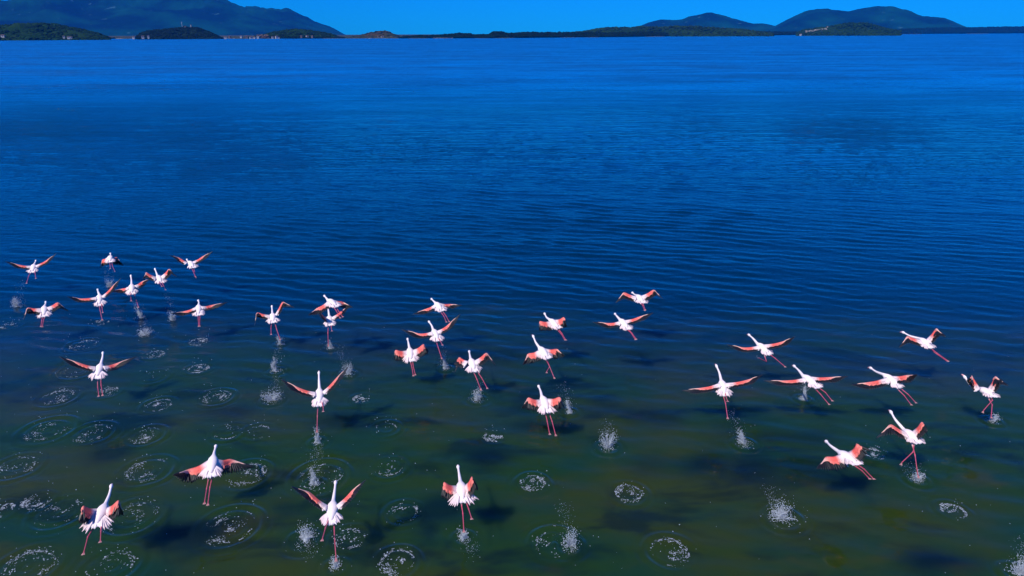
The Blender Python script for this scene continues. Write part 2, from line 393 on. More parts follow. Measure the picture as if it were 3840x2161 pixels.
ICO_V = []; ICO_F = []
def _ico():
    t = (1 + 5 ** .5) / 2
    v = [(-1,t,0),(1,t,0),(-1,-t,0),(1,-t,0),(0,-1,t),(0,1,t),(0,-1,-t),(0,1,-t),(t,0,-1),(t,0,1),(-t,0,-1),(-t,0,1)]
    f = [(0,11,5),(0,5,1),(0,1,7),(0,7,10),(0,10,11),(1,5,9),(5,11,4),(11,10,2),(10,7,6),(7,1,8),(3,9,4),(3,4,2),(3,2,6),(3,6,8),(3,8,9),(4,9,5),(2,4,11),(6,2,10),(8,6,7),(9,8,1)]
    k = math.sqrt(1 + t * t)
    return [(a/k, b/k, c/k) for a, b, c in v], f
ICO_V, ICO_F = _ico()
ICO_A = np.array(ICO_V); ICO_FA = np.array(ICO_F)
def blobs(centers, radii, mat, name, jitter=0.3, cols=None, seed=1):
    """many small rounded lumps in one mesh; radii (n,3)"""
    g = np.random.default_rng(seed); n = len(centers)
    c = np.array(centers)[:, None, :]; r_ = np.array(radii)[:, None, :]
    v = c + ICO_A[None] * r_ * (1 + g.uniform(-jitter, jitter, (n, 12, 1)))
    f = (ICO_FA[None] + (np.arange(n) * 12)[:, None, None]).reshape(-1, 3)
    m = bpy.data.meshes.new(name); m.from_pydata(v.reshape(-1, 3).tolist(), [], f.tolist())
    if cols is not None:
        ca = m.color_attributes.new('tint', 'FLOAT_COLOR', 'POINT')
        cc = np.repeat(np.concatenate([np.array(cols), np.ones((n, 1))], 1)[:, None, :], 12, 1)
        ca.data.foreach_set('color', cc.astype(np.float32).ravel())
    m.materials.append(mat); m.update()
    o = bpy.data.objects.new(name, m); col.objects.link(o); return o
M_TREE = tinted('far_foliage', 0.9, 0.3, 0.4); M_TREE.node_tree.nodes['Principled BSDF'].inputs['Specular IOR Level'].default_value = 0.05

def woods(name, label, prof_top, x0, x1, n, d_off, hgt, seed, base=(0.003, 0.011, 0.004), spread=60):
    g = np.random.default_rng(seed); C = []; Rd = []; K = []
    for _ in range(n):
        x = g.uniform(x0, x1); p = on_plane(x, shore_y(x)); d = Vector((p.x, p.y, 0)).normalized()
        off = g.uniform(0, 1) ** 1.5 * spread + d_off
        q = p + d * off; dist = math.hypot(q.x, q.y)
        ty = float(np.interp(x, [a[0] for a in prof_top], [a[1] for a in prof_top]))
        ztop = on_dist(x, ty, dist).z
        frac = 0.35 + 0.65 * min(1, off / max(spread * 0.5, 1)) * g.uniform(0.75, 1.06)
        z = max(ztop * frac, 2.0); r_ = hgt * g.uniform(0.5, 1.1)
        C.append((q.x, q.y, z - r_ * 0.8)); Rd.append((r_ * g.uniform(.8, 1.3), r_ * .9, r_ * g.uniform(.7, 1.1)))
        C.append((q.x + g.uniform(-2, 2), q.y - g.uniform(0, 6), z * 0.45)); Rd.append((r_ * 1.2, r_, max(z * 0.5, 1)))
        b_ = g.uniform(.6, 1.5)
        for _k in range(2): K.append((base[0] * b_ * g.uniform(.8, 1.3), base[1] * b_, base[2] * b_))
    o = blobs(C, Rd, M_TREE, name, 0.35, K, seed); tag(o, label, kind='stuff'); return o
TOP_BELT = [(1500,141),(1515,136),(1560,133),(1620,132),(1680,128),(1720,125),(1760,125),(1780,130),(1835,128),(1849,119),(1886,119),(1900,124),(1960,121),(2180,121),(2300,122),(2440,120),(2600,121),(2760,121),(2860,118),(3000,119),(3100,117),(3300,112),(3400,107),(3500,104),(3650,102),(3840,99),(4300,96)]
woods('forest', 'dark belt of trees along the right far shore', TOP_BELT, 1500, 4300, 9000, 4, 5.0, 11)
woods('forest', 'dark scrub at the foot of the left hills', [(-300,135),(0,135),(420,141),(430,143)], -300, 430, 700, 3, 3.5, 12, spread=30)
woods('forest', 'scattered scrub under the village hill', [(930,141),(1000,136),(1280,139)], 1010, 1290, 350, 6, 3.0, 13, spread=40)

def hill_scrub(name, label, prof, dist, depth, n, seed, size, base):
    g = np.random.default_rng(seed); C = []; Rd = []; K = []
    for _ in range(n):
        x = g.uniform(prof[0][0], prof[-1][0]); ty = float(np.interp(x, [a[0] for a in prof], [a[1] for a in prof]))
        top = on_dist(x, ty, dist); s = -abs(g.uniform(0, 1)) ** 1.3
        d = Vector((top.x, top.y, 0)).normalized(); q = Vector((top.x, top.y, 0)) + d * (s * depth)
        z = top.z * (1 - abs(s) ** 1.5); r_ = size * g.uniform(.5, 1.2)
        C.append((q.x, q.y, z)); Rd.append((r_ * 1.3, r_, r_ * .8)); b_ = g.uniform(.5, 1.7)
        K.append(tuple(v * b_ for v in base))
    o = blobs(C, Rd, M_TREE, name, 0.35, K, seed); tag(o, label, kind='stuff')
hill_scrub('scrub', 'bushes dotted over the far left green hill', P_LH, 1750, 150, 1100, 21, 3.2, (0.006, 0.022, 0.004))
hill_scrub('scrub', 'thick dark trees covering the chapel islet', P_DI, 1750, 80, 900, 22, 3.0, (0.003, 0.010, 0.006))
hill_scrub('scrub', 'bushes over the hill above the village', P_VH, 1800, 90, 700, 23, 3.0, (0.006, 0.020, 0.004))
hill_scrub('scrub', 'a few bushes on the small brown dome hill', P_BH, 1800, 60, 110, 24, 2.0, (0.02, 0.03, 0.010))
hill_scrub('scrub', 'bushes over the long low olive hill', P_RH, 2150, 160, 1000, 25, 3.4, (0.009, 0.024, 0.004))
hill_scrub('scrub', 'bushes over the low green hill with ruins', P_RG, 2350, 130, 900, 26, 3.2, (0.007, 0.024, 0.004))

# far buildings ----------------------------------------------------
def plain(name, c, rough=0.8, scale=2.0, var=0.25):
    m, n, l, b = new_mat(name)
    tc = n.new('ShaderNodeTexCoord'); nz = n.new('ShaderNodeTexNoise'); nz.inputs['Scale'].default_value = scale
    rp = n.new('ShaderNodeMix'); rp.data_type = 'RGBA'
    rp.inputs['A'].default_value = (*[v * (1 - var) for v in c], 1); rp.inputs['B'].default_value = (*[min(v * (1 + var), .85) for v in c], 1)
    l.new(tc.outputs['Object'], nz.inputs['Vector']); l.new(nz.outputs[0], rp.inputs['Factor']); l.new(rp.outputs['Result'], b.inputs['Base Color'])
    b.inputs['Roughness'].default_value = rough; return m
M_WALL = plain('white_render', (0.34, 0.33, 0.31)); M_PINK = plain('pink_render', (0.15, 0.10, 0.085))
M_TILE = plain('clay_roof', (0.09, 0.055, 0.045)); M_HOLE = plain('dark_opening', (0.03, 0.03, 0.035)); M_STONE = plain('stone', (0.30, 0.26, 0.20))
M_METAL = plain('grey_steel', (0.35, 0.36, 0.38)); M_ROCK = plain('ochre_rock', (0.11, 0.07, 0.05), 0.9, 0.4, 0.4)
def box_mb(x0, x1, y0, y1, z0, z1, mb=None, c=(1, 1, 1)):
    mb = mb or MB()
    v = [(x, y, z) for z in (z0, z1) for x, y in ((x0,y0),(x1,y0),(x1,y1),(x0,y1))]
    mb.add(v, [(3,2,1,0),(4,5,6,7),(0,1,5,4),(1,2,6,5),(2,3,7,6),(3,0,4,7)], c); return mb
def house(px, py, dist, w, d, h, label, wall=None, name='house', cat='house', group='small houses on the far shore', tower=False):
    p = on_dist(px, py, dist)
    e = bpy.data.objects.new(name, None); col.objects.link(e); e.location = p
    e.rotation_euler.z = -math.atan2(p.x, p.y) + random.uniform(-.4, .4); e.empty_display_size = 1
    tag(e, label, cat, group)
    w *= .62; h *= .7
    box_mb(-w/2, w/2, -d/2, d/2, -2, h).build('wall', wall or M_WALL, e, smooth=False)
    mb = MB(); o_ = 0.35; rh = w * (0.22 if not tower else 0.6)
    v = [(-w/2-o_, -d/2-o_, h+.003), (w/2+o_, -d/2-o_, h+.003), (w/2+o_, d/2+o_, h+.003), (-w/2-o_, d/2+o_, h+.003)]
    v += [(-w/2-o_, 0, h+rh), (w/2+o_, 0, h+rh)] if not tower else [(0, 0, h+rh), (0.01, 0, h+rh)]
    mb.add(v, [(0,1,5,4),(2,3,4,5),(1,2,5),(3,0,4),(3,2,1,0)], (1,1,1)); mb.build('roof', M_TILE, e, smooth=False)
    n = max(1, int(w // 3))
    for k in range(n):
        x = -w/2 + (k + .5) * w / n
        box_mb(x-.5, x+.5, -d/2-.06, -d/2+.05, h*.5, h*.5+1.2).build('window', M_HOLE, e, smooth=False)
    box_mb(w*.5-.9 if n > 1 else -.45, w*.5-.1 if n > 1 else .45, -d/2-.05, -d/2+.05, 0, min(2.1, h*.45)).build('door', M_HOLE, e, smooth=False)
    return e
T1, T2 = 'tiny pale house low on the far shore in the village', 'tiny white house on the waterline beside the dark islet'
house(240, 141, 1600, 5, 5, 3.5, 'tiny white house at the right foot of the far left green hill')
house(258, 143, 1600, 7, 5, 2.8, 'low pale shed right of the tiny white house on the left shore')
house(268, 142, 1610, 4, 5, 2.8, 'smallest pale hut at the foot of the far left green hill')
house(502, 143, 1560, 6, 5, 3.2, 'pale house at the left tip of the dark islet')
house(536, 142.5, 1560, 7, 6, 4.2, 'white house on the waterline of the dark islet, larger one')
house(557, 141.5, 1560, 5, 5, 4.6, 'narrow white house on the waterline of the dark islet')
house(12, 138, 1620, 9, 6, 3.4, 'long pale house at the far left edge of the shore')
house(695, 105, 1745, 5, 5, 4, 'small pale chapel hall on top of the dark islet', name='chapel', cat='chapel', group=None)
house(717, 105, 1745, 2.8, 2.8, 8.5, 'white bell tower on top of the dark islet', name='bell_tower', cat='tower', group=None, tower=True)
for i, (x, y, w, h, pk) in enumerate([(845,143,8,3,0),(862,141,6,3.5,1),(905,140,6,3.5,0),(925,141,7,4,1),(942,143.5,9,3.2,0),(955,143.5,6,3.6,0),(968,142,7,5,0),(1022,143,6,4,0),(1037,142,7,4.5,0),(1046,144,5,3,0),(1130,139,6,3.5,1),(1152,138.5,7,3.5,0),(1172,139,6,3.2,1)]):
    house(x, y, 1640 + (i % 3) * 12, w, 6, h, 'tiny pink walled house in the far shore village' if pk else 'tiny white house in the far shore village', M_PINK if pk else M_WALL, group='pink village houses on the far shore' if pk else 'white village houses on the far shore')
house(1434, 142, 1720, 9, 6, 4.2, 'white house at the foot of the small brown dome hill')
house(1418, 142.5, 1720, 5, 5, 3, 'small white annex left of the house under the brown dome hill')
house(3103, 107, 2320, 6, 6, 7, 'white ruined house on the low green hill before the right mountain', name='ruined_house', group=None)
house(3003, 131.5, 2180, 9, 5, 3, 'bright pale hut on the waterline below the ruins', group=None)
# mast on the islet
e = bpy.data.objects.new('radio_mast', None); col.objects.link(e); e.location = on_dist(684, 104, 1745)
tag(e, 'thin radio mast on top of the dark islet', 'mast')
box_mb(-.25, .25, -.25, .25, -1, 12).build('pole', M_METAL, e, smooth=False)
box_mb(-1.2, 1.2, -.12, .12, 9, 9.3).build('antenna', M_METAL, e, smooth=False); box_mb(-.8, .8, -.12, .12, 10.6, 10.9).build('antenna', M_METAL, e, smooth=False)
# ochre quarry face by the village, pale rocks below the ruins, sand bank
def rocks(name, label, spots, seed, mat, cat='rocks'):
    g = np.random.default_rng(seed); C = []; Rd = []
    for (x, y, dist, r_) in spots:
        p = on_dist(x, y, dist); C.append(tuple(p)); Rd.append((r_ * g.uniform(.8, 1.4), r_, r_ * g.uniform(.5, .9)))
    o = blobs(C, Rd, mat, name, 0.3, None, seed); tag(o, label, kind='stuff')
g5 = np.random.default_rng(5)
rocks('quarry_rocks', 'ochre rock face beside the shore village', [(g5.uniform(965, 1010), g5.uniform(132, 142), 1690, g5.uniform(1.2, 3)) for _ in range(60)], 31, M_ROCK)
rocks('hillside_rocks', 'pale rocks strewn along the slope below the ruins', [(x := g5.uniform(3020, 3100), 119 - (x - 3020) * .12 + g5.uniform(-3, 3), 2225, g5.uniform(.8, 2)) for _ in range(60)], 32, M_STONE)
rocks('sand_bank', 'pale pinkish sand bank at the edge of the tree belt', [(g5.uniform(1620, 1700), g5.uniform(142.6, 143.6), 1090, g5.uniform(.25, .6)) for _ in range(60)], 33, M_STONE)
rocks('shore_stones', 'thin pale line of stones along the far waterline', [(x := g5.uniform(-50, 3860), shore_y(x) - .5, float(np.hypot(*on_plane(x, shore_y(x) - .2)[:2])), g5.uniform(.3, .8)) for _ in range(1500)], 34, M_STONE)

# ------------------------------------------------------------------ flamingos
WHITE = (0.88, 0.755, 0.725); BLUSH = (0.85, 0.62, 0.58); CORAL = (0.92, 0.13, 0.095); ROSE = (0.92, 0.27, 0.21); PALE = (0.86, 0.50, 0.40)
BLACK = (0.010, 0.010, 0.012); LEGC = (0.52, 0.075, 0.12); TOEC = (0.60, 0.33, 0.28)

def feather(mb, root, d, n, length, w, c_root, c_tip, droop=0.0, secs=5):
    d = d.normalized(); n = (n - d * n.dot(d)).normalized(); s = d.cross(n)
    rings = []; cols = []
    for k in range(secs + 1):
        t = k / secs
        ww = w * (0.45 + 0.55 * min(1, t * 3)) * math.sqrt(max(0.02, 1 - max(0, (t - .55) / .45) ** 2))
        c = root + d * (length * t) - n * (droop * length * t * t)
        th = 0.004 * (1 - .6 * t)
        rings.append([c - s * ww, c + n * th, c + s * ww, c - n * th * .4])
        cols.append(mixc(c_root, c_tip, t))
    mb.loft(rings, cols)

def make_wing(parent, origin, S, W, P, fwd, pitch, side, rnd, cs=0.85, flip=False):
    up = Vector((0, 0, 1))
    back = Vector((-fwd.x, -fwd.y, 0)).normalized()
    f_ = 0.62 if pitch < R(36) else 0.66 if pitch < R(46) else 0.90
    view = (CPOS - W).normalized()
    down = CROT @ Vector((0, -1, 0)); bk = -fwd - view * (-fwd).dot(view); bk.normalize()
    cb = (down * .65 + bk * .55).normalized() * f_ + view * math.sqrt(1 - f_ * f_)     # wing rolled so its upper side shows
    if flip: cb = back * math.cos(pitch) - up * math.sin(pitch)
    hand = (P - W); hl = hand.length; handd = hand / hl
    armd = (W - S).normalized(); al = (W - S).length
    E = S + (W - S) * 0.5 + cb * 0.03
    bend = W + handd * (hl * 0.02) - cb * 0.0
    curve = catmull([S, E, bend, W + hand * 0.42, P], 5)       # leading edge
    nC = len(curve)
    def ortho(v, t): v = v - t * v.dot(t); return v.normalized()
    # coverts: closed aerofoil shell from shoulder to two thirds of the hand
    last = int(nC * 0.88); rings = []; cols = []
    crot = lambda u: cb.lerp(handd, 0.35 * smooth01((u - .45) / .5))
    for i in range(last):
        u = i / (nC - 1); p = curve[i]
        t = (curve[min(i+1, nC-1)] - curve[max(i-1, 0)]).normalized()
        c = ortho(crot(u), t); nrm = t.cross(c)
        nrm = nrm * (-side)
        ch = 0.250 - 0.085 * smooth01(u / .22) - 0.030 * smooth01((u - .3) / .2) - 0.112 * smooth01((u - .46) / .30)
        ch *= cs
        ch *= 1 + 0.07 * (1 if i % 2 else -1) * (0.5 if u > .5 else 1) * rnd.uniform(.6, 1.2)
        th = 0.020 * (1 - .7 * u)
        if i == last - 1: ch *= .25; th *= .3
        rings.append([p, p + c*ch*.25 + nrm*th, p + c*ch*.6 + nrm*th*.8, p + c*ch + nrm*.002, p + c*ch*.98 - nrm*.002, p + c*ch*.45 - nrm*th*.35, p + c*ch*.1 - nrm*th*.5])
        if u < .15: cc = mixc(WHITE, BLUSH, u / .15)
        elif u < .24: cc = mixc(BLUSH, CORAL, (u - .15) / .09)
        elif u < .52: cc = mixc(CORAL, ROSE, smooth01((u - .30) / .22) * .7)
        else: cc = mixc(mixc(CORAL, ROSE, .7), PALE, smooth01((u - .5) / .2))
        cols.append(cc)
    mb = MB(); mb.loft(rings, cols)
    # small covert tips that make the trailing line of the pink ragged
    for i in range(2, last - 3):
        for q in (0.0, 0.5):
            a, b_ = rings[i], rings[i+1]; pt = a[2].lerp(b_[2], q); e_ = a[3].lerp(b_[3], q)
            d_ = (e_ - pt); nn = (a[1] - a[0]).cross(b_[0] - a[0]).normalized()
            feather(mb, pt + nn * 0, d_, a[1] - a[6], d_.length * rnd.uniform(1.08, 1.32), 0.020, cols[i], mixc(cols[i], PALE, .3), 0.02, 3)
    wing = mb.build('wing', M_COVERT, parent, origin)
    # flight feathers
    fb = MB(); ns = 13
    def at(f):
        x = f * (nC - 1); i = min(int(x), nC - 2); return curve[i].lerp(curve[i+1], x - i)
    for k in range(ns):                                         # secondaries
        u = 0.06 + 0.46 * (k / (ns - 1)); t = (at(u + .04) - at(u - .04)).normalized(); c = ortho(crot(u), t)
        nrm = t.cross(c) * (-side)
        L = (0.300 - 0.015 * k / ns) * (cs * .7 + .28) * rnd.uniform(.96, 1.04)
        root = at(u) + c * 0.06 * cs - nrm * 0.010
        dd = (c + handd * (0.10 + .12 * k / ns))
        cr = WHITE if k < 2 else BLACK
        feather(fb, root, dd, nrm, (L - 0.06) * (0.9 if k < 2 else 1), 0.027, cr, WHITE if k < 1 else BLACK, 0.06)
    np_ = 11
    tipu = 0.50
    for k in range(np_):                                        # primaries fan out to the tip
        f = k / (np_ - 1); u = lerp(0.52, 0.80, f); t = (at(u + .04) - at(u - .04)).normalized(); c = ortho(cb, t)
        nrm = t.cross(c) * (-side)
        root = at(u) + c * (0.030 * (1 - f)) - nrm * 0.008
        reach = P - root
        if f > .97: dd, L = reach, reach.length
        else:
            ang = smooth01(f) ; dd = (c * (1 - ang) * .80 + reach.normalized() * (0.42 + ang)).normalized()
            L = lerp(0.235, reach.length * .99 if f > .6 else 0.30, f) 
            L = lerp(0.26 * (cs * .7 + .28), max(hl * .55, .19), f ** .9)
        feather(fb, root, dd, nrm, L, 0.024 - .006 * f, BLACK, BLACK, 0.03)
    fb.build('flight_feathers', M_FLIGHT, wing, origin)
    return wing

def flamingo(b, idx):
    rnd = random.Random(idx * 13 + 5)
    ox, oy, sc = b['z']; cv = lambda p: (ox + p[0] / sc, oy + p[1] / sc)
    nbp, tlp = cv(b['nb']), cv(b['tail'])
    H = b.get('H', 1.05)
    C = on_plane((nbp[0] + tlp[0]) / 2, (nbp[1] + tlp[1]) / 2, H)
    LB = b.get('LB', 0.46)
    NB = bone(C, *nbp, LB / 2, True); TL = bone(C, *tlp, LB / 2, False)
    fwd = (NB - TL).normalized(); up = Vector((0, 0, 1)); up = (up - fwd * up.dot(fwd)).normalized()
    right = fwd.cross(up).normalized()
    root = bpy.data.objects.new('flamingo', None); col.objects.link(root); root.location = C
    root.empty_display_size = 0.3
    tag(root, b['label'], 'flamingo', 'flamingos taking off from the lagoon')
    # spine: tail -> torso -> neck -> head -> beak, one continuous surface
    hp = cv(b['head']); neck_pts = [NB]
    NL = b.get('NL', 0.62)
    HD = bone(NB, *hp, NL, True)
    if 'mid' in b:
        mp = cv(b['mid']); MD = bone(NB, *mp, NL * .5, True); HD = bone(MD, *hp, NL * .5, True)
    else:
        sag = up * 0.035 * rnd.uniform(-1, 1) + right * 0.02 * rnd.uniform(-1, 1)
        MD = NB.lerp(HD, .5) + sag
    HD = MD.lerp(HD, .60); MD = NB.lerp(MD, .92)
    hd = (HD - MD).normalized()
    spine = []; rad = []
    body = [TL.lerp(NB, q) for q in (0.10, .22, .36, .52, .68, .82, .93, 1.0)]
    br = [(.022,.02),(.050,.040),(.078,.062),(.097,.080),(.102,.085),(.088,.075),(.058,.054),(.040,.040)]
    spine += body; rad += br
    nk = catmull([NB, MD, HD], 5)[1:]
    for i, p in enumerate(nk):
        f = (i + 1) / len(nk); r_ = lerp(.034, .021, smooth01(f * 1.3)); spine.append(p); rad.append((r_, r_))
    bd = (hd - up * 0.25).normalized()
    for q, ra, rb in ((.025,.030,.034),(.055,.034,.038),(.080,.026,.030)):
        spine.append(HD + hd * q); rad.append((ra, rb))
    hc = HD + hd * .085; cl_extra = []
    for q, r_, dz in ((.025,.017,0.0),(.055,.015,.008),(.08,.011,.024),(.095,.005,.042)):
        spine.append(hc + bd * q - up * dz); rad.append((r_, r_ * 1.1))
    mb = MB(); rings = []; cols = []
    for i, p in enumerate(spine):
        t = spine[min(i+1, len(spine)-1)] - spine[max(i-1, 0)]
        rings.append(ring(p, t, right, rad[i][0], rad[i][1], 12))
        cols.append(WHITE if i < len(spine) - 4 else ((0.80, 0.35, 0.33) if i < len(spine) - 2 else BLACK))
    mb.loft(rings, cols); mb.build('body', M_PLUM, root, C)
    # tail and rump plumes
    tb = MB()
    for k in range(11):
        a = (k - 5) / 5; d_ = (-fwd * math.cos(a * .62) + right * math.sin(a * .62) - up * .05)
        feather(tb, TL + fwd * .10 + right * a * .035, d_, up, rnd.uniform(.125, .165), .020, WHITE, WHITE, .1, 4)
    for sgn in (-1, 1):
        for k in range(7):
            d_ = (-fwd + right * sgn * (0.25 + .16 * k) - up * 0.1)
            feather(tb, C + right * sgn * .055 - fwd * (0.02 + .012 * (6 - k)) + up * .02, d_, up, rnd.uniform(.16, .22) * b.get('fluff', 1), .024, WHITE, BLUSH, .12, 4)
    for k in range(0):                                        # back plumage laid over the torso
        q = rnd.uniform(.15, .85); a = rnd.uniform(-1, 1); base_ = TL.lerp(NB, q)
        rr_ = .10 * math.sin(math.pi * min(q * .9 + .12, 1)) + .01
        nrm = (up * math.cos(a) + right * math.sin(a)).normalized()
        feather(tb, base_ + nrm * rr_ * .95, -fwd - nrm * .10, nrm, rnd.uniform(.07, .11), .024, WHITE, WHITE, .05, 3)
    tb.build('tail_feathers', M_PLUM, root, C)
    # wings
    for key, sgn in (('lw', -1), ('rw', 1)):
        Wp, Pp = cv(b[key][0]), cv(b[key][1])
        S = C + fwd * (LB * .24) + right * sgn * .075 + up * .045
        opt = b.get(key + 'o', b.get('wo', 'fn'))
        Wr = bone(S, *Wp, b.get('AL', .33), opt[0] == 'f'); Pt = bone(Wr, *Pp, b.get('HL', .44), opt[1] == 'f')
        make_wing(root, C, S, Wr, Pt, fwd, R(b.get(key + 'p', b.get('wp', 22))), sgn, rnd, b.get('cs', 0.66 if b.get('wp', 22) < 36 else 0.90 if b.get('wp', 22) < 46 else 1.0), b.get(key + 'flip', False))
    # legs
    for li, leg in enumerate(b['legs']):
        kp, fp = cv(leg[0]), cv(leg[1]); o_ = leg[2] if len(leg) > 2 else 'nn'
        hip = C - fwd * (LB * .12) - up * .05 + right * (-.035 if li == 0 else .035)
        K = bone(hip, *kp, b.get('TL', .36), o_[0] == 'f'); F = bone(K, *fp, b.get('SL', .34), o_[1] == 'f')
        if F.z < 0.0: F.z = 0.0
        lb = MB()
        pts = [hip, hip.lerp(K, .3), hip.lerp(K, .6), hip.lerp(K, .92), K, K.lerp(F, .1), K.lerp(F, .5), K.lerp(F, .92), F]
        rr = [.040, .023, .0115, .0092, .0140, .0092, .0080, .0085, .011]
        lb.loft([ring(p, pts[min(i+1, 8)] - pts[max(i-1, 0)], right, rr[i], rr[i], 8) for i, p in enumerate(pts)],
                [WHITE, BLUSH] + [LEGC] * 7)
        lg = lb.build('leg', M_LEG, root, C)
        fb = MB(); dirn = (F - K).normalized(); dirn = (dirn * .8 - fwd * .3).normalized(); nrm = (up + fwd * .2)
        for a in (-.35, 0, .35):
            feather(fb, F, dirn + right * a, nrm, .085, .007, LEGC, TOEC, 0, 3)
        nn = (nrm - dirn * nrm.dot(dirn)).normalized(); s_ = dirn.cross(nn)
        w0 = [F, F + dirn * .07 + s_ * .027, F + dirn * .065, F + dirn * .07 - s_ * .027]
        fb.add(w0 + [p - nn * .004 for p in w0], [(0,1,2,3),(7,6,5,4),(0,4,5,1),(1,5,6,2),(2,6,7,3),(3,7,4,0)], TOEC)
        fb.build('foot', M_LEG, lg, C)
    b['C'] = C; return root

